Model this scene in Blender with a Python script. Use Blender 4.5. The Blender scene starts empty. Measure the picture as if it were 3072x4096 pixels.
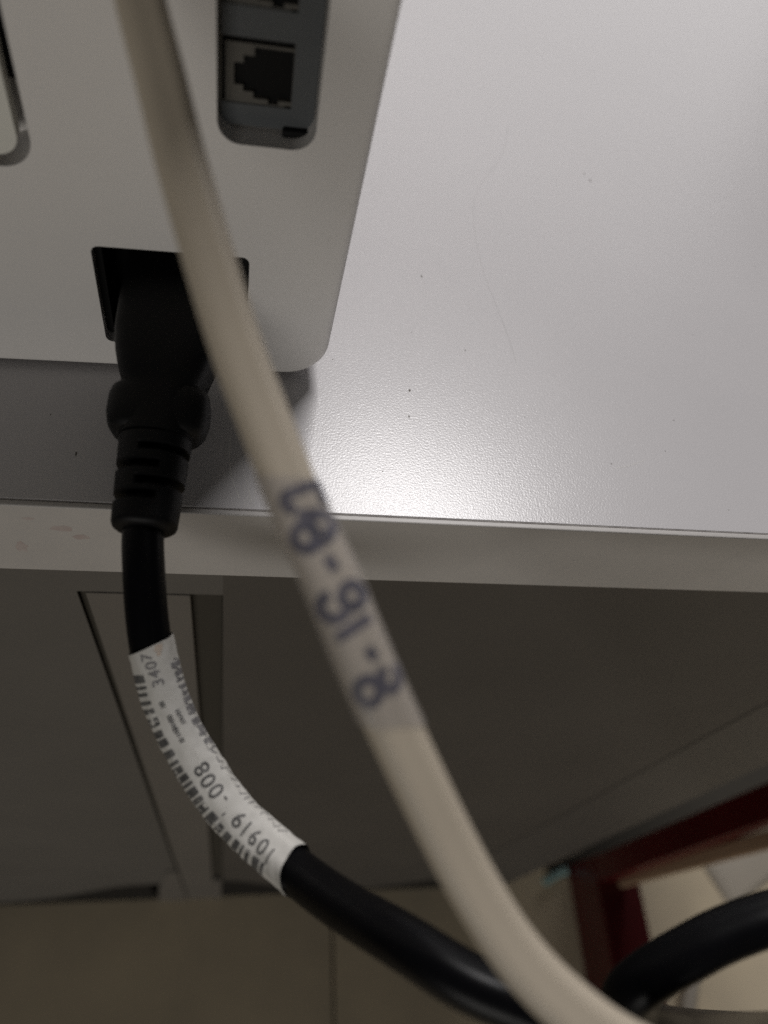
import bpy, bmesh, math, random
from mathutils import Vector, Matrix, noise

sc = bpy.context.scene
col = sc.collection
S = 0.001            # the geometry below is written in millimetres
random.seed(7)

# ------------------------------------------------------------------ camera
R = ((0.98304695, 0.04673786, 0.17729711),
     (-0.05472073, -0.84811403, 0.52698030),
     (0.17499810, -0.52774820, -0.83117838))
cam_d = bpy.data.cameras.new('camera')
cam = bpy.data.objects.new('camera', cam_d)
col.objects.link(cam)
cam.matrix_world = Matrix(((R[0][0], -R[0][1], -R[0][2], 0.0),
                           (R[1][0], -R[1][1], -R[1][2], -0.07706),
                           (R[2][0], -R[2][1], -R[2][2], 0.12516),
                           (0, 0, 0, 1)))
cam_d.sensor_fit = 'VERTICAL'
cam_d.sensor_height = 36.0
cam_d.lens = 27.02
cam_d.clip_start = 0.005
cam_d.clip_end = 50.0
cam_d.dof.use_dof = True
cam_d.dof.focus_distance = 0.156
cam_d.dof.aperture_fstop = 11.0
sc.camera = cam

# ------------------------------------------------------------------ light
w = bpy.data.worlds.new('World')
sc.world = w
w.use_nodes = True
w.node_tree.nodes['Background'].inputs[0].default_value = (0.92, 0.95, 1.0, 1)
w.node_tree.nodes['Background'].inputs[1].default_value = 0.010


def area(name, loc, target, sx, sy, power, colr):
    d = bpy.data.lights.new(name, 'AREA')
    d.shape = 'RECTANGLE'
    d.size, d.size_y, d.energy, d.color = sx, sy, power, colr
    o = bpy.data.objects.new(name, d)
    col.objects.link(o)
    o.location = loc
    o.rotation_euler = (Vector(target) - Vector(loc)).to_track_quat('-Z', 'Y').to_euler()
    return o


area('ceiling_lamp', (0.47, 1.08, 1.82), (0.02, 0.05, 0), 0.60, 0.20, 28, (1.0, 0.975, 0.97))
area('ceiling_lamp_far', (0.55, 4.6, 1.85), (0.05, 0.1, 0), 5.0, 2.2, 42, (1.0, 0.975, 0.965))
area('fill_light_behind', (-1.1, -4.2, 0.40), (0, 0, 0), 3.0, 1.0, 47, (1.0, 0.965, 0.91))  # added soft fill from behind, no lamp known there

sc.render.engine = 'CYCLES'
sc.cycles.use_denoising = False
sc.cycles.max_bounces = 8
sc.view_settings.view_transform = 'Standard'
sc.view_settings.look = 'None'
sc.view_settings.exposure = 0.0
sc.view_settings.gamma = 1.0
sc.view_settings.use_curve_mapping = False


# ------------------------------------------------------------------ materials
def mat(name, c, rough=0.5, spec=0.5, var=0.0, vscale=60.0, bump=0.0, bscale=1500.0, bdist=2e-5,
        c2=None, coat=0.0, rvar=0.0, stretch=None):
    m = bpy.data.materials.new(name)
    m.use_nodes = True
    nt = m.node_tree
    b = nt.nodes['Principled BSDF']
    b.inputs['Base Color'].default_value = (*c, 1)
    b.inputs['Roughness'].default_value = rough
    b.inputs['Specular IOR Level'].default_value = spec
    b.inputs['Coat Weight'].default_value = coat
    tc = nt.nodes.new('ShaderNodeTexCoord')
    src = tc.outputs['Object']
    if stretch:
        mp = nt.nodes.new('ShaderNodeMapping')
        mp.inputs['Scale'].default_value = stretch
        nt.links.new(src, mp.inputs['Vector'])
        src = mp.outputs[0]
    if var > 0:
        n = nt.nodes.new('ShaderNodeTexNoise')
        n.inputs['Scale'].default_value = vscale
        n.inputs['Detail'].default_value = 6
        n.inputs['Roughness'].default_value = 0.6
        nt.links.new(src, n.inputs['Vector'])
        r = nt.nodes.new('ShaderNodeValToRGB')
        d = c2 or tuple(x * (1 - var) for x in c)
        r.color_ramp.elements[0].position = 0.3
        r.color_ramp.elements[1].position = 0.7
        r.color_ramp.elements[0].color = (*d, 1)
        r.color_ramp.elements[1].color = (*c, 1)
        nt.links.new(n.outputs['Fac'], r.inputs[0])
        nt.links.new(r.outputs[0], b.inputs['Base Color'])
        if rvar > 0:
            mr = nt.nodes.new('ShaderNodeMapRange')
            mr.inputs['To Min'].default_value = rough - rvar
            mr.inputs['To Max'].default_value = rough + rvar
            nt.links.new(n.outputs['Fac'], mr.inputs['Value'])
            nt.links.new(mr.outputs[0], b.inputs['Roughness'])
    if bump > 0:
        n2 = nt.nodes.new('ShaderNodeTexNoise')
        n2.inputs['Scale'].default_value = bscale
        n2.inputs['Detail'].default_value = 2
        nt.links.new(src, n2.inputs['Vector'])
        bp = nt.nodes.new('ShaderNodeBump')
        bp.inputs['Strength'].default_value = bump
        bp.inputs['Distance'].default_value = bdist
        nt.links.new(n2.outputs['Fac'], bp.inputs['Height'])
        nt.links.new(bp.outputs[0], b.inputs['Normal'])
    return m


M = {}
M['laminate'] = mat('laminate', (0.625, 0.607, 0.612), 0.25, 0.42, 0.05, 9, 1.0, 2300, 3.3e-5, rvar=0.02)
M['edge'] = mat('edge', (0.56, 0.535, 0.51), 0.42, 0.4, 0.10, 40, 0.6, 900, 2e-5)
M['edge_seam'] = mat('edge_seam', (0.22, 0.20, 0.19), 0.8, 0.2, 0.6, 300, c2=(0.42, 0.40, 0.38))
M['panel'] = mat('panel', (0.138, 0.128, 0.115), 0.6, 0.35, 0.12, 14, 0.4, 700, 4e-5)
M['panel_shaded'] = mat('panel_shaded', (0.098, 0.088, 0.077), 0.6, 0.35, 0.14, 12, 0.4, 700, 4e-5)  # copy of panel, darkened to paint in the shade towards the right
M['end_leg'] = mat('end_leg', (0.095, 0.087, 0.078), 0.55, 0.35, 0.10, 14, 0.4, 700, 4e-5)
M['leg'] = mat('leg', (0.165, 0.15, 0.132), 0.6, 0.35, 0.10, 14, 0.4, 700, 4e-5)
M['shade_dark'] = mat('shade_dark', (0.058, 0.052, 0.042), 0.7, 0.2)  # dark colour standing in for shade in slots and on the floor
M['void'] = mat('void', (0.02, 0.018, 0.016), 0.8, 0.2)
M['white_plastic'] = mat('white_plastic', (0.75, 0.725, 0.70), 0.48, 0.4, 0.04, 18, 0.35, 2600, 1.2e-5)
M['cover_plastic'] = mat('cover_plastic', (0.74, 0.73, 0.67), 0.48, 0.4, 0.04, 18)
M['recess'] = mat('recess', (0.33, 0.32, 0.30), 0.6, 0.3)
M['port_plate'] = mat('port_plate', (0.098, 0.105, 0.110), 0.5, 0.4, 0.1, 60)
M['jack'] = mat('jack', (0.115, 0.108, 0.095), 0.5, 0.4, 0.1, 200)
M['black_plastic'] = mat('black_plastic', (0.006, 0.006, 0.006), 0.6, 0.15)
M['rubber'] = mat('rubber', (0.006, 0.006, 0.0065), 0.5, 0.2, 0.2, 200, 0.4, 2500, 1e-5)
M['foot'] = mat('foot', (0.16, 0.15, 0.155), 0.6, 0.4)
M['cable_black'] = mat('cable_black', (0.004, 0.004, 0.005), 0.34, 0.13, 0.2, 200, 0.3, 1500, 1.5e-5)
M['paper'] = mat('paper', (0.72, 0.70, 0.655), 0.6, 0.35, 0.14, 160, 1.0, 260, 1.6e-4)
M['ink'] = mat('ink', (0.055, 0.055, 0.055), 0.6, 0.3, 0.5, 900, c2=(0.20, 0.195, 0.19))
M['ink_faded'] = mat('ink_faded', (0.14, 0.135, 0.14), 0.6, 0.3, 0.5, 900, c2=(0.32, 0.31, 0.31))
M['ink_red'] = mat('ink_red', (0.55, 0.42, 0.33), 0.6, 0.3, 0.3, 500, c2=(0.68, 0.62, 0.55))
M['cable_cream'] = mat('cable_cream', (0.58, 0.505, 0.40), 0.5, 0.4, 0.10, 45, 0.3, 400, 3e-5)
M['tape'] = mat('tape', (0.56, 0.515, 0.475), 0.30, 0.5, 0.08, 90, 0.5, 160, 8e-5)
M['tape'].node_tree.nodes['Principled BSDF'].inputs['Alpha'].default_value = 0.5
M['pen'] = mat('pen', (0.06, 0.06, 0.082), 0.5, 0.4, 0.4, 500, c2=(0.15, 0.14, 0.165))
M['tile'] = mat('tile', (0.72, 0.605, 0.425), 0.5, 0.3, 0.16, 9, 0.3, 120, 1e-4, c2=(0.57, 0.485, 0.355))
M['grout'] = mat('grout', (0.12, 0.10, 0.08), 0.8, 0.2)
M['board'] = mat('board', (0.10, 0.09, 0.078), 0.6, 0.3, 0.25, 7)
M['skirt'] = mat('skirt', (0.15, 0.14, 0.13), 0.5, 0.4, 0.12, 10)
M['red'] = mat('red', (0.095, 0.006, 0.007), 0.3, 0.5, 0.35, 12)
M['strip_brown'] = mat('strip_brown', (0.40, 0.27, 0.17), 0.7, 0.3, 0.10, 8)
M['teal'] = mat('teal', (0.30, 0.46, 0.44), 0.5, 0.4)
M['pale'] = mat('pale', (0.42, 0.375, 0.31), 0.5, 0.4)
M['speck'] = mat('speck', (0.16, 0.145, 0.125), 0.7, 0.2)
M['hair'] = mat('hair', (0.55, 0.535, 0.53), 0.6, 0.3)
M['scratch'] = mat('scratch', (0.75, 0.73, 0.70), 0.3, 0.5)
M['stain'] = mat('stain', (0.44, 0.36, 0.34), 0.5, 0.4, 0.3, 300, c2=(0.54, 0.50, 0.475))


# ------------------------------------------------------------------ helpers
def link(name, me, m, parent=None, smooth=False, sharp=None):
    o = bpy.data.objects.new(name, me)
    col.objects.link(o)
    if m is not None:
        me.materials.append(m)
    if smooth:
        for p in me.polygons:
            p.use_smooth = True
        if sharp:
            me.set_sharp_from_angle(angle=math.radians(sharp))
    if parent is not None:
        o.parent = parent
        o.matrix_parent_inverse = parent.matrix_world.inverted()
    return o


def from_bm(name, bm, m, parent=None, smooth=False, sharp=None):
    bmesh.ops.recalc_face_normals(bm, faces=bm.faces)
    bmesh.ops.scale(bm, vec=(S, S, S), verts=bm.verts)
    me = bpy.data.meshes.new(name)
    bm.to_mesh(me)
    bm.free()
    return link(name, me, m, parent, smooth, sharp)


def from_py(name, v, f, m, parent=None, smooth=False, sharp=None):
    me = bpy.data.meshes.new(name)
    me.from_pydata([(a[0] * S, a[1] * S, a[2] * S) for a in v], [], f)
    me.update()
    return link(name, me, m, parent, smooth, sharp)


def empty(name, loc_mm, label, cat, group=None, rz=0.0):
    o = bpy.data.objects.new(name, None)
    o.empty_display_size = 0.01
    o.location = Vector(loc_mm) * S
    o.rotation_euler = (0, 0, rz)
    col.objects.link(o)
    bpy.context.view_layer.update()
    o['label'] = label
    o['category'] = cat
    if group:
        o['group'] = group
    return o


def tag(o, label, cat):
    o['label'] = label
    o['category'] = cat
    return o


def box_bm(x0, x1, y0, y1, z0, z1, bev=0.0, seg=2):
    bm = bmesh.new()
    bmesh.ops.create_cube(bm, size=1)
    for v in bm.verts:
        v.co = Vector((x0 + (v.co.x + .5) * (x1 - x0), y0 + (v.co.y + .5) * (y1 - y0), z0 + (v.co.z + .5) * (z1 - z0)))
    if bev > 0:
        bmesh.ops.bevel(bm, geom=bm.edges[:], offset=bev, segments=seg, profile=0.6, affect='EDGES')
    return bm


def box(name, x0, x1, y0, y1, z0, z1, m, parent=None, bev=0.0, seg=2):
    o = from_bm(name, box_bm(x0, x1, y0, y1, z0, z1, bev, seg), m, parent, bev > 0, 50)
    if bev > 0:
        weigh(o)
    return o


def weigh(o):
    # keep the big faces flat: their normals outweigh those of the rounded edges
    wm = o.modifiers.new('weighted_normals', 'WEIGHTED_NORMAL')
    wm.weight = 100
    wm.keep_sharp = True
    return o


def prism_y(name, pts, y0, y1, m, parent=None):
    """outline in x,z extruded along y"""
    n = len(pts)
    v = [(p[0], y0, p[1]) for p in pts] + [(p[0], y1, p[1]) for p in pts]
    f = [list(range(n)), list(range(2 * n - 1, n - 1, -1))]
    f += [[i, i + n, (i + 1) % n + n, (i + 1) % n] for i in range(n)]
    bm = bmesh.new()
    vs = [bm.verts.new(a) for a in v]
    for q in f:
        bm.faces.new([vs[i] for i in q])
    return from_bm(name, bm, m, parent)


def prism_z(name, pts, z0, z1, m, parent=None):
    n = len(pts)
    bm = bmesh.new()
    a = [bm.verts.new((p[0], p[1], z0)) for p in pts]
    b = [bm.verts.new((p[0], p[1], z1)) for p in pts]
    bm.faces.new(a)
    bm.faces.new(b[::-1])
    for i in range(n):
        bm.faces.new((a[i], a[(i + 1) % n], b[(i + 1) % n], b[i]))
    return from_bm(name, bm, m, parent)


def rrect(x0, x1, z0, z1, r, n=8):
    pts = []
    for cx, cz, a0 in ((x1 - r, z1 - r, 0), (x0 + r, z1 - r, 90), (x0 + r, z0 + r, 180), (x1 - r, z0 + r, 270)):
        for i in range(n + 1):
            a = math.radians(a0 + 90 * i / n)
            pts.append((cx + r * math.cos(a), cz + r * math.sin(a)))
    return pts


def grid_plate(name, xs, zs, solid, y0, y1, m, parent):
    """a plate of cells cut from the x and z grid lines; solid(i, j) says which cells are filled"""
    bm = bmesh.new()
    vc = {}

    def V(i, k, j):
        key = (i, k, j)
        if key not in vc:
            vc[key] = bm.verts.new((xs[i], y1 if k else y0, zs[j]))
        return vc[key]
    nx, nz = len(xs) - 1, len(zs) - 1
    ok = lambda i, j: 0 <= i < nx and 0 <= j < nz and solid(i, j)
    for i in range(nx):
        for j in range(nz):
            if not solid(i, j):
                continue
            bm.faces.new((V(i, 0, j), V(i + 1, 0, j), V(i + 1, 0, j + 1), V(i, 0, j + 1)))
            bm.faces.new((V(i, 1, j), V(i, 1, j + 1), V(i + 1, 1, j + 1), V(i + 1, 1, j)))
            if not ok(i - 1, j):
                bm.faces.new((V(i, 0, j), V(i, 0, j + 1), V(i, 1, j + 1), V(i, 1, j)))
            if not ok(i + 1, j):
                bm.faces.new((V(i + 1, 0, j), V(i + 1, 1, j), V(i + 1, 1, j + 1), V(i + 1, 0, j + 1)))
            if not ok(i, j - 1):
                bm.faces.new((V(i, 0, j), V(i, 1, j), V(i + 1, 1, j), V(i + 1, 0, j)))
            if not ok(i, j + 1):
                bm.faces.new((V(i, 0, j + 1), V(i + 1, 0, j + 1), V(i + 1, 1, j + 1), V(i, 1, j + 1)))
    return from_bm(name, bm, m, parent)


# path along a cord: Catmull-Rom, resampled every step mm
def sample_path(cp, step=0.5, smooth=60):
    P = [Vector(c) for c in cp]
    P = [P[0] * 2 - P[1]] + P + [P[-1] * 2 - P[-2]]
    raw = []
    for i in range(1, len(P) - 2):
        a, b, c, d = P[i - 1:i + 3]
        for k in range(40):
            t = k / 40
            raw.append(0.5 * ((2 * b) + (c - a) * t + (2 * a - 5 * b + 4 * c - d) * t * t + (3 * b - a - 3 * c + d) * t ** 3))
    raw.append(P[-2])
    for _ in range(smooth):
        raw = [raw[0]] + [(raw[i - 1] + raw[i] * 2 + raw[i + 1]) / 4 for i in range(1, len(raw) - 1)] + [raw[-1]]
    out, acc = [raw[0]], 0.0
    for i in range(1, len(raw)):
        seg = (raw[i] - raw[i - 1]).length
        while acc + seg >= step:
            t = (step - acc) / seg
            q = raw[i - 1].lerp(raw[i], t)
            out.append(q)
            raw[i - 1] = q
            seg = (raw[i] - q).length
            acc = 0.0
        acc += seg
    return out


UPV = Vector((-0.18, -0.53, 0.83))


def wobble(s, a):
    # the shallow creases of a paper wrap
    return 0.22 * (noise.noise(Vector((s * 0.33, 2.2 * math.cos(a), 2.2 * math.sin(a)))) + 0.5 * noise.noise(Vector((s * 0.9, 3 * math.cos(a), 3 * math.sin(a) + 9))))


class Cord:
    def __init__(self, cp, step=0.5, up=UPV):
        self.p, self.step = sample_path(cp, step), step
        n = len(self.p)
        self.fr = []
        prev = None
        for i in range(n):
            T = (self.p[min(i + 1, n - 1)] - self.p[max(i - 1, 0)]).normalized()
            N = up - T * up.dot(T)
            if prev is not None:
                N = N.normalized() * 0.15 + (prev - T * prev.dot(T)).normalized() * 0.85
            N = N.normalized()
            prev = N
            self.fr.append((T, N, T.cross(N)))
        self.len = (n - 1) * step

    def at(self, s):
        x = max(0.0, min(self.len - 1e-6, s)) / self.step
        i = int(x)
        t = x - i
        j = min(i + 1, len(self.p) - 1)
        return (self.p[i].lerp(self.p[j], t),
                tuple(self.fr[i][k].lerp(self.fr[j][k], t).normalized() for k in range(3)))

    def pt(self, s, ang, prof, off=0.0):
        c, (T, N, B) = self.at(s)
        a, b = prof(ang)
        k = 1 + off / max(math.hypot(a, b), 1e-6)
        return c + B * a * k + N * b * k

    def sweep(self, name, m, parent, s0, s1, prof, seg=32, ds=1.0, skew=0.0, cap=True, off=0.0, wob=False):
        n = max(2, int((s1 - s0) / ds))
        v, f = [], []
        for i in range(n + 1):
            for j in range(seg):
                a = 2 * math.pi * j / seg
                sv = s0 + (s1 - s0) * i / n + skew * math.sin(a)
                v.append(self.pt(sv, a, prof, off + (wobble(sv, a) if wob else 0)))
        for i in range(n):
            for j in range(seg):
                k = (j + 1) % seg
                f.append((i * seg + j, i * seg + k, (i + 1) * seg + k, (i + 1) * seg + j))
        if cap:
            f.append(tuple(range(seg - 1, -1, -1)))
            f.append(tuple(range(n * seg, (n + 1) * seg)))
        return from_py(name, v, f, m, parent, True, 60)


# angle 0 faces the camera side (N), positive angle goes towards B
def prof_round(r):
    return lambda a: (r * math.sin(a), r * math.cos(a))


def prof_flat(hw, hh):
    def p(a):
        s, c = math.sin(a), math.cos(a)
        e = 2 / 2.5
        x = hw * math.copysign(abs(s) ** e, s)
        y = hh * math.copysign(abs(c) ** e, c)
        y *= 1 - 0.09 * math.exp(-((x + 0.5) / 0.8) ** 2)
        return x, y
    return p


# ------------------------------------------------------------------ floor
FZ = -740.0
floor = box('floor', -1400, 1900, -1300, 1500, FZ - 30, FZ - 3, M['grout'])
floor['kind'] = 'structure'
tile_me = None
TX, TY = 600.0, 600.0
for ix in range(-2, 4):
    for iy in range(-2, 2):
        x0, y0 = 105 + ix * TX, -410 + iy * TY
        if tile_me is None:
            t = from_bm('tile', box_bm(1.2, TX - 1.2, 1.2, TY - 1.2, -8, 0, 0.8, 2), M['tile'], floor, False)
            tile_me = t.data
        else:
            t = bpy.data.objects.new('tile', tile_me)
            col.objects.link(t)
            t.parent = floor
        t.location = (x0 * S, y0 * S, (FZ + random.uniform(-0.3, 0.1)) * S)

# ------------------------------------------------------------------ table
ZB = -24.8
table = empty('table', (0, 300, FZ), 'white laminate table with a thick square front edge and grey under panels', 'table')
box('tabletop', -700, 460, 1.5, 640, ZB, 0, M['laminate'], table, 0.15, 2)
box('seam', -700, 460, 1.25, 1.55, ZB + 0.4, -0.12, M['edge_seam'], table)
box('edge_band', -700, 460, 0.0, 1.25, ZB - 0.1, -0.05, M['edge'], table, 0.35, 3)
PY = 9.5
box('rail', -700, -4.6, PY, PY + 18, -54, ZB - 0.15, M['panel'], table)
box('rail', -4.6, 258, PY, PY + 18, -54, ZB - 0.15, M['panel_shaded'], table)


def hang_panel(name, xs_z, y0, y1, ztop, m):
    xs = [p[0] for p in xs_z]
    return prism_y(name, [(xs[0], ztop), (xs[-1], ztop)] + [p for p in reversed(xs_z)], y0, y1, m, table)


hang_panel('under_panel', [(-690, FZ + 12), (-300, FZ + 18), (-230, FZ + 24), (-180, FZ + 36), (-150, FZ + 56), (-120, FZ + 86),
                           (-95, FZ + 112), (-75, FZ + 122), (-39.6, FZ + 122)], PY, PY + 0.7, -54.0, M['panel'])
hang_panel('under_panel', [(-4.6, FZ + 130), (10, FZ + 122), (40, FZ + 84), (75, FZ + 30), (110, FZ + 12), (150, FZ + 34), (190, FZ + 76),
                           (203, FZ + 84)], PY, PY + 0.7, -54.0, M['panel_shaded'])
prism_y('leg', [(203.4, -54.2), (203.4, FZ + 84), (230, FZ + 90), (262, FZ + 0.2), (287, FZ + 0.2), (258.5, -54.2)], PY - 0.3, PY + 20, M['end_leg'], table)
box('gap_black_strip', -690, -66.5, PY + 0.8, PY + 6, FZ + 0.2, FZ + 150, M['void'], table)  # black strip filling the uneven gap below the panel
box('gap_black_strip', -4.9, 262, PY + 0.8, PY + 6, FZ + 0.2, FZ + 150, M['void'], table)
box('leg', -37.6, -12.6, PY - 0.3, PY + 26, FZ + 0.2, -54.4, M['leg'], table, 0.4)
prism_y('leg_foot', [(-66, FZ + 0.15), (-38.4, FZ + 0.15), (-38.4, FZ + 200), (-46, FZ + 200), (-58, FZ + 110)], PY - 1.2, PY + 24, M['leg'], table)
prism_y('leg_foot', [(-12.4, FZ + 0.15), (-5.4, FZ + 0.15), (-5.4, FZ + 140), (-12.4, FZ + 140)], PY - 1.0, PY + 24, M['leg'], table)
box('backing', -690, 258, PY + 27, PY + 32, FZ + 2, -54.4, M['void'], table)
box('cable_channel', -12.4, -4.9, PY + 2.2, PY + 26, FZ + 144, -54.4, M['shade_dark'], table)  # the slot's shade is put into this dark colour
box('gap_strip', -39.5, -37.7, PY + 1.4, PY + 20, FZ + 2, -54.4, M['shade_dark'], table)  # dark strip in the slit, its shade painted in the colour
box('rear_light_block', -690, 432, 600, 616, FZ + 0.2, ZB - 0.2, M['panel'], table, 0.3)  # unseen, added to keep the far lamp off the floor under the table
box('side_leg', -690, -640, 60, 599, FZ + 0.2, ZB - 0.2, M['leg'], table, 0.5)
box('side_leg', 300, 350, 400, 599, FZ + 0.2, ZB - 0.2, M['leg'], table, 0.5)

# small marks of wear on the table
specks = bmesh.new()
for (x, y, r, el) in ((94.7, 120.4, .42, 2.0), (93.4, 123.5, .3, 1.6), (40.0, 71.5, .30, 1.8), (34.2, 34.2, .42, 1.1), (33.5, 26.8, .30, 1.3),
                      (137.8, 90.1, .28, 1.0), (96.6, 31.2, .22, 1.0), (17.4, 41.5, .22, 1.2), (48.4, 47.6, .20, 1.8), (92, 22, .18, 1.2),
                      (139.5, 121, .20, 1.2), (78, 17.5, .2, 1.3), (103, 7, .18, 1.0), (60, 29, .15, 1.2), (-32, 12, .3, 1.9), (-38, 21, .25, 1.0),
                      (-23, 27, .2, 1.0), (36, 52, .16, 1.2), (110, 60, .15, 1.0), (52, 13, .16, 1.5), (27, 12, .2, 1.0)):
    n = 9
    a0 = random.random() * 6.28
    up, ring = specks.verts.new((x, y, 0.05)), []
    for k in range(n):
        a = a0 + 6.283 * k / n
        q = r * random.uniform(.6, 1.15)
        ring.append(specks.verts.new((x + q * .62 * math.cos(a), y + q * el * math.sin(a), 0.004)))
    for k in range(n):
        specks.faces.new((up, ring[k], ring[(k + 1) % n]))
so = from_bm('dirt_specks', specks, M['speck'], table)
so['kind'] = 'stuff'


def ribbon(name, pts, wd, z, m, parent):
    P = sample_path([(a, b, z) for a, b in pts], 0.8)
    v, f = [], []
    for i, p in enumerate(P):
        T = (P[min(i + 1, len(P) - 1)] - P[max(i - 1, 0)]).normalized()
        B = Vector((-T.y, T.x, 0)) * wd * .5
        v += [p + B, p + Vector((0, 0, 0.02)), p - B]
        if i:
            k = 3 * i
            f += [(k - 3, k - 2, k + 1, k), (k - 2, k - 1, k + 2, k + 1)]
    return from_py(name, v, f, m, parent)


HAIRLINE = [(72.9, 143), (70, 131.5), (66.5, 123), (60.5, 112.5), (57.5, 104.5), (56.2, 96), (56, 82), (57, 71), (58.8, 59.5), (60, 51), (60.4, 45)]
ribbon('hair', HAIRLINE, 0.10, 0.012, M['hair'], table)
ribbon('scratch', [(-3.5, 21), (-3.6, 15), (-3.0, 9), (-1.2, 3.4)], 0.16, 0.01, M['scratch'], table)
ribbon('scratch', [(-1.2, 12), (0.3, 6.5), (1.2, 2.6)], 0.12, 0.01, M['scratch'], table)
for k in range(7):
    sx = -2.6 + k * .75 + random.uniform(-.3, .3)
    ribbon('scratch', [(sx, 1.9), (sx + random.uniform(-.5, .2), 3.6), (sx + random.uniform(-.9, .3), random.uniform(4.5, 8))], 0.10, 0.011, M['scratch'], table)
ribbon('scratch', [(79, 16.4), (83, 17.6), (87, 19.5)], 0.12, 0.01, M['scratch'], table)


def smear(x, z, rx, rz, n=14):
    v = [(x, -0.02, z)]
    for k in range(n):
        a = 6.283 * k / n
        q = random.uniform(.6, 1.2)
        v.append((x + rx * q * math.cos(a), -0.012, z + rz * q * math.sin(a)))
    return from_py('stain', v, [(0, 1 + k, 1 + (k + 1) % n) for k in range(n)], M['stain'], table)


smear(-34, -7.5, 2.4, 1.1)
smear(-30.8, -10.5, 1.5, 1.0)
smear(-42.5, -15, 1.2, 2.6)
smear(-39.2, -4.5, 1.0, .6)

# ------------------------------------------------------------------ white device
YAW = math.radians(2.268)
device = empty('network_device', (0, 34.43, 0.5), 'white plastic device with sockets on its rear, standing on the table', 'device', rz=YAW)


def dev(name, bm_or_obj):
    """geometry is written in the device's own frame"""
    o = bm_or_obj
    o.name = name
    o.matrix_parent_inverse = Matrix()
    o.parent = device
    return o


def housing():
    bm = box_bm(-330, 15.0, 0, 210, 0.7, 235)
    ed = [e for e in bm.edges if abs(e.verts[0].co.x - e.verts[1].co.x) < 1e-4 and abs(e.verts[0].co.z - e.verts[1].co.z) < 1e-4]
    bmesh.ops.bevel(bm, geom=ed, offset=8.5, segments=14, profile=0.5, affect='EDGES')
    ed = [e for e in bm.edges if all(abs(v.co.y) < 1e-4 for v in e.verts) and len(e.link_faces) == 2]
    bmesh.ops.bevel(bm, geom=ed, offset=1.6, segments=6, profile=0.5, affect='EDGES')
    for v in bm.verts:
        if v.co.x > -40:
            v.co.x += max(0, v.co.z) * 0.036 * (v.co.x + 40) / 55
    return bm


ho = from_bm('housing', housing(), M['white_plastic'])


def cutter(pts, y0, y1):
    return prism_y('cutter', pts, y0, y1, None)


cuts = [cutter(rrect(-6.9, 7.95, 52.4, 101.5, 3.6), -5, 5.8),
        cutter(rrect(-28.25, -1.35, 8.0, 30.9, 1.4, 4), -5, 16),
        cutter(rrect(-96, -34.1, 44.7, 122, 5.0), -5, 9)]
for c in cuts:
    md = ho.modifiers.new('cut', 'BOOLEAN')
    md.operation, md.object, md.solver = 'DIFFERENCE', c, 'EXACT'
bpy.context.view_layer.update()
dg = bpy.context.evaluated_depsgraph_get()
me = bpy.data.meshes.new_from_object(ho.evaluated_get(dg))
ho.modifiers.clear()
ho.data = me
for c in cuts:
    bpy.data.objects.remove(c)
me.materials.clear()
me.materials.append(M['white_plastic'])
for p in me.polygons:
    p.use_smooth = True
me.set_sharp_from_angle(angle=math.radians(28))
dev('housing', ho)
weigh(ho)
cv = from_bm('cover_flap', (lambda b: b)(box_bm(-94.2, -36.0, 0.25, 3.0, 46.5, 120)), M['cover_plastic'])
bmf = bmesh.new()
bmf.from_mesh(cv.data)
ed = [e for e in bmf.edges if abs(e.verts[0].co.x - e.verts[1].co.x) < 1e-6 and abs(e.verts[0].co.z - e.verts[1].co.z) < 1e-6]
bmesh.ops.bevel(bmf, geom=ed, offset=3.4 * S, segments=8, profile=0.5, affect='EDGES')
bmf.to_mesh(cv.data)
bmf.free()
dev('cover_flap', cv)
gl = dev('gap_shade_plate', from_bm('gap_shade_plate', box_bm(-40, -34.2, 4.0, 4.6, 56.4, 118), M['black_plastic']))  # black plate painting in the darkness of a deeper gap
pn = dev('port_panel', from_bm('port_panel', box_bm(-6.7, 7.8, 5.7, 5.76, 53, 101), M['port_plate']))
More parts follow.
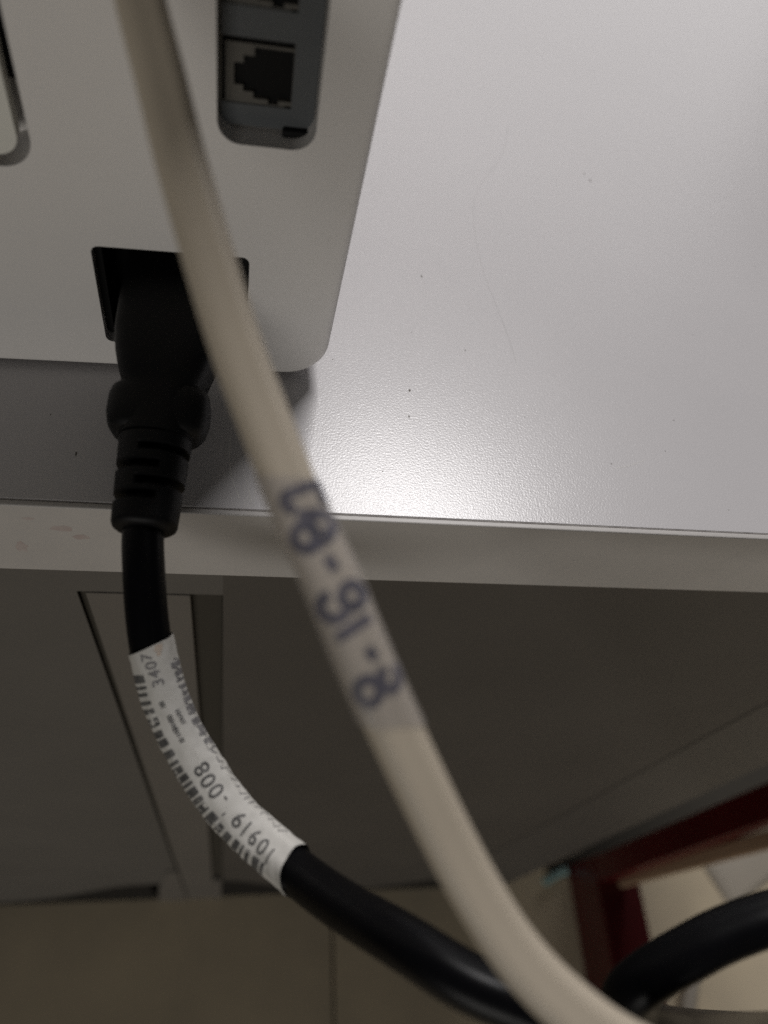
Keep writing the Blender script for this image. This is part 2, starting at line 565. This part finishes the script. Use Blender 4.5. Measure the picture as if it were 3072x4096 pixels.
for k in range(3):
    zo = 13.9 * k
    xs = [-6.75, -6.25, -5.75, -4.5, -3.15, -1.6, 0.6, 2.2, 3.2, 4.15, 7.8]
    zs = [53.2 + zo, 55.6 + zo, 56.6 + zo, 57.25 + zo, 58.2 + zo, 59.1 + zo, 62.35 + zo, 63.5 + zo, 64.8 + zo, 65.2 + zo, 66.0 + zo, 66.9 + zo]

    def solid(i, j):
        x, z = (xs[i] + xs[i + 1]) / 2, (zs[j] + zs[j + 1]) / 2 - zo
        if -1.6 < x < 4.15 and 57.25 < z < 64.8:
            return False
        if -3.15 < x < -1.6 and 58.2 < z < 63.5:
            return False
        if -4.5 < x < -3.15 and 59.1 < z < 62.35:
            return False
        if 0.6 < x < 2.2 and 56.6 < z < 57.25:
            return False
        if -6.25 < x < -5.75 and 56.6 < z < 66.0:
            return False
        if -6.25 < x < 4.15 and 65.2 < z < 66.0:
            return False
        if 3.2 < x < 4.15 and (55.6 < z < 56.6 or 65.2 < z < 66.9):
            return False
        return True
    sk = dev('socket', grid_plate('socket', xs, zs, solid, 4.6, 5.6, M['jack'], None))
    # grey face plate round the socket
    fp = dev('face_plate', grid_plate('face_plate', [-6.78, -6.3, 4.2, 7.82], [53.0 + zo, 56.4 + zo, 66.2 + zo, 66.88 + zo],
                                      lambda i, j: not (i == 1 and j == 1) and not (i == 0), 4.25, 4.55, M['port_plate'], None))
    fp.parent = sk
    wl = dev('socket_interior', grid_plate('socket_interior', [-6.6, 4.25], [55.2 + zo, 66.85 + zo], lambda i, j: True, 5.61, 5.65, M['black_plastic'], None))
    wl.parent = sk
    if k == 0:
        nb = dev('notch', from_bm('notch', box_bm(3.1, 7.5, 3.0, 5.6, 52.1, 53.6, 0.4, 3), M['black_plastic'], None, True, 40))
# power inlet: a black liner with a tongue and three pins
il = dev('power_inlet', grid_plate('power_inlet', [-28.1, -26.9, -2.7, -1.5], [8.15, 9.4, 29.6, 30.8],
                                   lambda i, j: not (i == 1 and j == 1), 2.4, 15.8, M['black_plastic'], None))
bk = dev('inlet_back', from_bm('inlet_back', box_bm(-27.9, -1.7, 15.0, 15.85, 8.3, 30.6), M['black_plastic']))
bk.parent = il
for px, pz in ((-14.8, 23.0), (-21.8, 16.2), (-7.8, 16.2)):
    pin = dev('pin', from_bm('pin', box_bm(px - 1, px + 1, 6, 15.4, pz - 2, pz + 2, .4), M['port_plate'], None, True, 40))
    pin.parent = il
for fx, fy in ((-3.5, 3.5), (-300, 12), (-300, 195), (-6, 195)):
    bm = bmesh.new()
    bmesh.ops.create_cone(bm, cap_ends=True, segments=24, radius1=5.2, radius2=4.6, depth=1.2, matrix=Matrix.Translation((fx, fy, 0.12)))
    dev('rubber_foot', from_bm('rubber_foot', bm, M['foot'], None, True, 40))

# ------------------------------------------------------------------ power cord
power = empty('power_cord', (-15, 30, 0.5), 'black power cord with moulded plug in the device and a white barcode label', 'cord')
AX0, AX1 = Vector((-14.8, 34.0, 19.5)), Vector((-16.5, -10.3, 10.0))
axd = (AX1 - AX0).normalized()
axn = (Vector((0, 0, 1)) - axd * axd.z).normalized()
axb = axd.cross(axn)        # towards -x


def plug_section(hw, hh, e, seg):
    out = []
    for j in range(seg):
        a = 2 * math.pi * j / seg
        s, c = math.sin(a), math.cos(a)
        out.append((hw * math.copysign(abs(s) ** (2 / e), s), hh * math.copysign(abs(c) ** (2 / e), c)))
    return out


def loft(name, stations, m, parent, seg=48, wfun=None):
    v, f = [], []
    for w_, hw, hh, e in stations:
        for j, (a, b) in enumerate(plug_section(hw, hh, e, seg)):
            k = wfun(w_, 2 * math.pi * j / seg) if wfun else 1.0
            v.append(AX0 + axd * w_ + axb * a * k + axn * b * k)
    n = len(stations)
    for i in range(n - 1):
        for j in range(seg):
            k = (j + 1) % seg
            f.append((i * seg + j, (i + 1) * seg + j, (i + 1) * seg + k, i * seg + k))
    f.append(tuple(range(seg)))
    f.append(tuple(range(n * seg - 1, (n - 1) * seg - 1, -1)))
    o = from_py(name, v, f, m, parent, True, 45)
    bm = bmesh.new()
    bm.from_mesh(o.data)
    bmesh.ops.recalc_face_normals(bm, faces=bm.faces)
    bm.to_mesh(o.data)
    bm.free()
    o.data.set_sharp_from_angle(angle=math.radians(45))
    return o


body = [(-13, 9.0, 6.6, 5), (0, 9.1, 6.8, 5), (3, 9.25, 7.0, 5), (9, 9.2, 7.1, 4.6), (13, 8.6, 6.9, 4.2), (16, 7.8, 6.6, 4), (18.2, 7.0, 6.3, 3.6),
        (19.2, 6.6, 6.1, 3.2), (20.0, 6.5, 6.0, 3), (28.6, 6.3, 5.9, 2.4)]
plug = loft('plug', body, M['rubber'], power)
wing = [(18.9, 6.0, 4.4, 3), (19.2, 7.6, 5.2, 3), (20.0, 8.4, 5.6, 3), (21.5, 8.75, 5.8, 3), (24.6, 8.75, 5.8, 3), (26.6, 8.3, 5.5, 3), (27.8, 7.4, 5.2, 2.8), (28.2, 6.1, 4.6, 2.6)]
loft('grip_flange', wing, M['rubber'], plug)


def slots(w_, a):
    # alternating slots moulded into the bend relief; a = 0 on top
    k = 1.0
    for w0, side in ((27.2, 1), (31.0, -1), (34.0, 1), (37.0, -1), (39.4, 1)):
        if w0 <= w_ <= w0 + 1.55:
            d = math.sin(a) * side
            if d > -0.25:
                k = min(k, 0.66)
    return k


st = []
wv = 24.0
while wv <= 44.2:
    t = (wv - 24.0) / 20.2
    st.append((wv, 6.35 - 0.95 * t, 5.9 - 0.75 * t, 2.3))
    wv += 0.225
st += [(44.6, 5.2, 5.0, 2.2), (45.0, 4.7, 4.6, 2.1), (45.2, 4.0, 4.0, 2.0)]
loft('strain_relief', st, M['rubber'], plug, 64, slots)

RB = 3.4
BLACK = [(-16.2, -3.0, 11.9), (-16.53, -10.3, 9.97), (-15.9, -16.5, 8.1), (-14.92, -23.61, 4.4), (-13.37, -30.11, 0.48), (-10.63, -36.68, -3.1),
         (-6.27, -43.61, -5.6), (-0.71, -50.81, -7.3), (4.63, -55.71, -7.6), (10.54, -61.06, -4.6), (16.13, -66.63, 4.5), (22.3, -72.0, 15.5),
         (29.09, -76.8, 19.6), (37, -80.2, 20.0), (47, -85.5, 17), (62, -93, 14), (85, -97, 14), (105, -92, 16), (112, -82, 18), (100, -75, 20),
         (84, -71.8, 20.3), (74.6, -71.47, 19.49), (66.9, -73.21, 16.75), (61.9, -75.16, 14.45), (57.6, -77.4, 10.8), (55.8, -79.9, 5.6), (58.6, -82.6, -0.5),
         (69.56, -84.9, -12), (100.7, -87.9, -50), (209.85, -95.8, -202.9), (380, -106, -420), (520, -112, -640), (600, -116, -722), (700, -118, -735)]
bc = Cord(BLACK, up=Vector((0.05, -0.27, 0.96)))
bc.sweep('cable', M['cable_black'], power, 0, bc.len, lambda a: (RB * (1 + 0.03 * math.cos(3 * a + 0.6)) * math.sin(a), RB * (1 + 0.03 * math.cos(3 * a + 0.6)) * math.cos(a)), 48, 0.8)

# paper label wrapped round the cable
def nearest_s(cord, P):
    P = Vector(P)
    return min(range(len(cord.p)), key=lambda i: (cord.p[i] - P).length) * cord.step


LS0 = nearest_s(bc, (-14.1, -26.8, 2.4))
LS1 = nearest_s(bc, (9.9, -60.5, -5.0)) + 0.8
RL = RB + 0.32


def prof_label(a):
    # a loose wrap with the overlap standing slightly proud on one side
    r = RL + 0.14 * math.cos(a + 0.9) + (0.22 * math.exp(-((a - 2 * math.pi + 0.75) / 0.22) ** 2))
    return r * math.sin(a), r * math.cos(a)


label = bc.sweep('paper_label', M['paper'], power, LS0, LS1, prof_label, 72, 0.4, skew=1.1, cap=False, wob=True)
LL = LS1 - LS0


def wrap_mesh(name, quads, cord, prof, off, m, parent, R_, sbase):
    """quads: lists of (s, t) corners, t is arc length across; subdivided around"""
    v, f = [], []
    for q in quads:
        n = 5
        (s0, t0), (s1, t1), (s2, t2), (s3, t3) = q      # 0-1 along s, 1-2 along t
        base = len(v)
        for i in range(n + 1):
            k = i / n
            a, b = (s0 + (s3 - s0) * k, t0 + (t3 - t0) * k), (s1 + (s2 - s1) * k, t1 + (t2 - t1) * k)
            for s_, t_ in (a, b):
                an = (t_ / R_) % (2 * math.pi)
                v.append(cord.pt(sbase + s_, an, prof, off + wobble(sbase + s_, an)))
        for i in range(n):
            f.append((base + 2 * i, base + 2 * i + 1, base + 2 * i + 3, base + 2 * i + 2))
    return from_py(name, v, f, m, parent)


def bars(s0, s1, t0, t1, wmin, wmax, gmin, gmax, jit=0.0):
    out, s = [], s0
    while s < s1:
        wd = random.uniform(wmin, wmax)
        a, b = t0 + random.uniform(-jit, jit), t1 + random.uniform(-jit, jit)
        out.append(((s, a), (s + wd, a), (s + wd, b), (s, b)))
        s += wd + random.uniform(gmin, gmax)
    return out


wrap_mesh('barcode', bars(4.2, LL - 4.2, 2.15, 5.6, 0.5, 1.6, 0.3, 0.8, 0.15), bc, prof_label, 0.04, M['ink'], label, RL, LS0)
wrap_mesh('barcode', bars(3.6, LL * .42, -5.6, -2.75, 0.5, 2.2, 0.35, 0.9, 0.25), bc, prof_label, 0.04, M['ink_faded'], label, RL, LS0)
SCRIBBLE = True


def wrap_text(name, chars, cord, prof, off, m, parent, R_, sbase):
    """chars: (character, s, t, size); reads towards smaller s, letter tops towards +t"""
    v, f = [], []
    for ch, s_, t_, size in chars:
        cu = bpy.data.curves.new('glyph', 'FONT')
        cu.body = ch
        cu.size = 1.0
        cu.align_x = 'CENTER'
        cu.offset = 0.012
        ob = bpy.data.objects.new('glyph', cu)
        col.objects.link(ob)
        bpy.context.view_layer.update()
        me_ = bpy.data.meshes.new_from_object(ob.evaluated_get(bpy.context.evaluated_depsgraph_get()))
        bpy.data.objects.remove(ob)
        bpy.data.curves.remove(cu)
        gb = bmesh.new()
        gb.from_mesh(me_)
        bmesh.ops.triangulate(gb, faces=gb.faces)
        for _ in range(3):
            le = [e for e in gb.edges if e.calc_length() > 0.12]
            if le:
                bmesh.ops.subdivide_edges(gb, edges=le, cuts=1)
                bmesh.ops.triangulate(gb, faces=gb.faces)
        gb.to_mesh(me_)
        gb.free()
        base = len(v)
        for q in me_.vertices:
            sv, an = sbase + s_ - q.co.x * size * 1.05, ((t_ + (q.co.y - 0.35) * size) / R_) % (2 * math.pi)
            v.append(cord.pt(sv, an, prof, off + wobble(sv, an)))
        for p in me_.polygons:
            f.append(tuple(base + i for i in p.vertices))
        bpy.data.meshes.remove(me_)
    return from_py(name, v, f, m, parent)


if SCRIBBLE:
    qs, sx, tx = [], 3.0, -3.6
    while sx < LL - 4.5:
        nx, nt = sx + random.uniform(.25, .7), -3.7 + random.choice((-1, 1)) * random.uniform(.35, 1.0)
        qs.append(((sx, tx - .14), (sx + .12, tx + .14), (nx + .12, nt + .14), (nx, nt - .14)))
        sx, tx = nx, nt
    wrap_mesh('scribble', qs, bc, prof_label, 0.06, M['ink_faded'], label, RL, LS0)
# (placed along the label by its measured spacing)
wrap_text('printed_number', [('1', 41.5, .75, 3.5), ('0', 39.3, .35, 3.5), ('9', 37.0, .15, 3.5), ('1', 34.6, .1, 3.5), ('9', 32.5, -.1, 3.5),
                             ("'", 30.2, .3, 2.6), ('-', 28.5, -.4, 2.6), ('0', 26.6, -.2, 3.5), ('0', 24.5, -.05, 3.5), ('8', 22.4, -.2, 3.5)],
          bc, prof_label, 0.05, M['ink'], label, RL, LS0)
wrap_text('printed_code', [('3', 6.0, .1, 2.5), ('4', 4.5, .25, 2.5), ('0', 3.0, .45, 2.5), ('7', 1.6, .9, 2.5)], bc, prof_label, 0.05, M['ink_faded'], label, RL, LS0)
small = []
for (a, b, tt) in ((9.2, 10.2, 0.5), (11.6, 12.4, -1.2), (12.7, 14.4, -1.3), (11.9, 15.9, 0.2), (16.3, 16.9, 0.15)):
    small += bars(a, b, tt - 0.36, tt + 0.36, .14, .34, .08, .2, .06)
wrap_mesh('small_print', small, bc, prof_label, 0.045, M['ink'], label, RL, LS0)
wrap_mesh('smudge', [((-.2, -1.9), (1.0, -1.7), (.9, -.4), (0, -.7)), ((.9, -1.5), (1.8, -1.3), (1.6, -.7), (1.0, -.8))], bc, prof_label, 0.04, M['ink_red'], label, RL, LS0)

# ------------------------------------------------------------------ cream cord
cream = empty('signal_cord', (-13, 15, 80), 'cream flat cord with a handwritten tape label, crossing in front of the device', 'cord')
CREAM = [(-19.0, 36, 88.5), (-15.6, 23, 83.5), (-13.75, 15.02, 80.75), (-11.11, 6.84, 77.33), (-8.63, -1.17, 73.99), (-6.0, -8.92, 71.0), (-2.06, -19.41, 66.23),
         (1.86, -28.1, 62.6), (5.68, -36.63, 59.4), (8.37, -41.72, 57.6), (11.55, -48.06, 54.6), (15.15, -54.1, 50.6), (21.05, -63.03, 44.2),
         (25.67, -69.84, 40.4), (29.84, -75.31, 38.6), (35.18, -80.2, 37.6), (42, -84.4, 37.2), (60, -93, 40), (90, -104, 52)]
cc = Cord(CREAM, up=Vector((-0.10, -0.42, 0.90)))
HW, HH = 2.75, 1.95
cc.sweep('cable', M['cable_cream'], cream, 0, cc.len, prof_flat(HW, HH), 40, 0.8)
TS0, TS1 = 78.0, 104.5
PT = prof_flat(HW + 0.26, HH + 0.08)
tape = cc.sweep('tape', M['tape'], cream, TS0, TS1, PT, 40, 0.5, skew=-1.6, cap=False)


def pen(strokes, wd, m):
    v, f = [], []
    for st_ in strokes:
        P = sample_path([(a, b, 0) for a, b in st_], 0.25, 4) if len(st_) > 2 else [Vector((st_[0][0] + (st_[1][0] - st_[0][0]) * k / 8, st_[0][1] + (st_[1][1] - st_[0][1]) * k / 8, 0)) for k in range(9)]
        base = len(v)
        for i, p in enumerate(P):
            T = (P[min(i + 1, len(P) - 1)] - P[max(i - 1, 0)]).normalized()
            n_ = Vector((-T.y, T.x, 0)) * wd * .5
            for q in (p + n_, p, p - n_):
                tt = max(-0.985, min(0.985, q.y / (HW + 0.33)))
                ang = math.asin(math.copysign(abs(tt) ** 1.25, tt))
                v.append(cc.pt(TS0 + q.x, ang % (2 * math.pi), PT, 0.04))
            if i:
                k = base + 3 * i
                f += [(k - 3, k - 2, k + 1, k), (k - 2, k - 1, k + 2, k + 1)]
    return from_py('handwriting', v, f, m, tape)


PEN_STROKES = [[(1.65, -2.92), (1.74, 1.14)],
               [(1.75, 1.1), (2.64, 1.01), (3.65, 0.39)],
               [(1.73, -2.73), (2.65, -2.77), (4.08, -2.6)],
               [(5.57, -0.29), (6.24, -0.47), (6.92, -0.22), (7.33, 0.34), (7.33, 0.99), (6.92, 1.5), (6.26, 1.67), (5.62, 1.43), (5.2, 0.88), (5.16, 0.23), (5.57, -0.29)],
               [(6.57, -0.97), (6.04, -0.53), (5.41, -0.48), (4.9, -0.82), (4.72, -1.46), (4.94, -2.13), (5.47, -2.58), (6.13, -2.63), (6.64, -2.27), (6.81, -1.63), (6.57, -0.97)],
               [(7.55, 1.02), (7.51, -0.29), (7.03, -2.38)],
               [(4.09, 0.41), (4.34, -0.91), (4.88, -2.12)],
               [(8.85, -0.53), (10.37, -0.74)],
               [(12.25, 0.75), (12.3, 1.3), (12.73, 1.92), (13.59, 2.11), (14.5, 1.31), (14.58, 0.25), (14.17, -0.46)],
               [(13.81, -0.47), (13.19, -0.25), (12.57, -0.44), (12.15, -0.96), (12.12, -1.6), (12.49, -2.13), (13.11, -2.35), (13.73, -2.15), (14.15, -1.64), (14.18, -1.0), (13.81, -0.47)],
               [(16.28, 1.63), (15.67, -2.12)],
               [(18.27, -0.67), (19.48, -1.06)],
               [(21.69, -0.22), (22.41, -0.21), (23.0, 0.23), (23.21, 0.92), (22.98, 1.57), (22.36, 1.95), (21.64, 1.94), (21.06, 1.5), (20.84, 0.82), (21.07, 0.16), (21.69, -0.22)],
               [(20.83, -2.5), (21.36, -2.63), (21.96, -2.52), (22.47, -2.2), (22.78, -1.76), (22.79, -1.27), (22.51, -0.91), (22.0, -0.73), (21.41, -0.81), (20.88, -1.08), (20.52, -1.51)],
               [(21.37, -0.4), (22.69, -0.94), (22.94, -2.03)]]
pen(PEN_STROKES, 1.0, M['pen'])

# ------------------------------------------------------------------ things on the floor
stand = empty('red_stand', (385, -100, FZ), 'dark red metal stand with a floor bar and leaning upright post at lower right', 'stand')
box('floor_bar', 362, 407, -330, 27, FZ + 0.2, -668, M['red'], stand, 2.5, 3)


def post(name, a, b, hx, hy, m, parent):
    a, b = Vector(a), Vector(b)
    bm = bmesh.new()
    ra = [bm.verts.new(a + Vector((sx * hx, sy * hy, 0))) for sx, sy in ((-1, -1), (1, -1), (1, 1), (-1, 1))]
    rb = [bm.verts.new(b + Vector((sx * hx, sy * hy, 0))) for sx, sy in ((-1, -1), (1, -1), (1, 1), (-1, 1))]
    bm.faces.new(ra)
    bm.faces.new(rb[::-1])
    for k in range(4):
        bm.faces.new((ra[k], ra[(k + 1) % 4], rb[(k + 1) % 4], rb[k]))
    bmesh.ops.bevel(bm, geom=bm.edges[:], offset=1.5, segments=2, profile=0.5, affect='EDGES')
    return weigh(from_bm(name, bm, m, parent, True, 40))


post('post', (374.5, 14, -667.9), (398, 30, -60), 12, 12, M['red'], stand)
post('brown_strip', (386.8, 2.2, -667.8), (391.5, 0.0, -300), 3.5, 6, M['strip_brown'], stand)  # thin brown strip along the near side of the post

pl = prism_z('floor_shade_strip', [(335, 24), (352, 14), (900, 196), (900, 236)], FZ + 0.4, FZ + 6, M['shade_dark'])  # thin dark strip painting the shade under the table onto the floor
tag(pl, 'thin dark strip standing in for shade on the floor between the table leg and the red post', 'shade_strip')
# pale things lying on the floor beside the stand
sheet = []
pz = FZ + 0.4
sh_o, sh_u, sh_v = Vector((545, -24, 0)), Vector((0.90, 0.43, 0)), Vector((-0.43, 0.90, 0))
v, f = [], []
for i in range(9):
    for j in range(7):
        a, b = i * 16.0, j * 9.0
        p = sh_o + sh_u * a + sh_v * b
        v.append((p.x, p.y, pz + 1.2 + 3.0 * math.sin(i * .6) * math.sin(j * .5)))
for i in range(8):
    for j in range(6):
        k = i * 7 + j
        f.append((k, k + 7, k + 8, k + 1))
shm = from_py('paper_sheet', v, f, M['pale'], None, True)
sol = shm.modifiers.new('thick', 'SOLIDIFY')
sol.thickness = 0.0006
tag(shm, 'grey-white curled paper sheet lying on the floor right of the red stand', 'paper')

stick = Cord([(482, -60, FZ + 9), (474, -85, FZ + 9), (462, -110, FZ + 9), (448, -140, FZ + 9)], 1.0, Vector((0, 0, 1)))
so_ = stick.sweep('white_tube', M['pale'], None, 0, stick.len, prof_round(8.5), 24, 4)
tag(so_, 'short white tube lying on the floor beneath the black cord loop', 'tube')

tl = Cord([(330, 10, FZ + 9.5), (340, 15, FZ + 9.5), (350, 19, FZ + 9.5), (358, 21, FZ + 9.8)], 1.0, Vector((0, 0, 1)))
tf = tl.sweep('teal_clip', M['teal'], None, 0, tl.len, lambda a: (4.2 * math.sin(a), 3.0 * math.cos(a)), 16, 2)
tag(tf, 'tiny pale teal scrap on the floor beside the red stand', 'scrap')
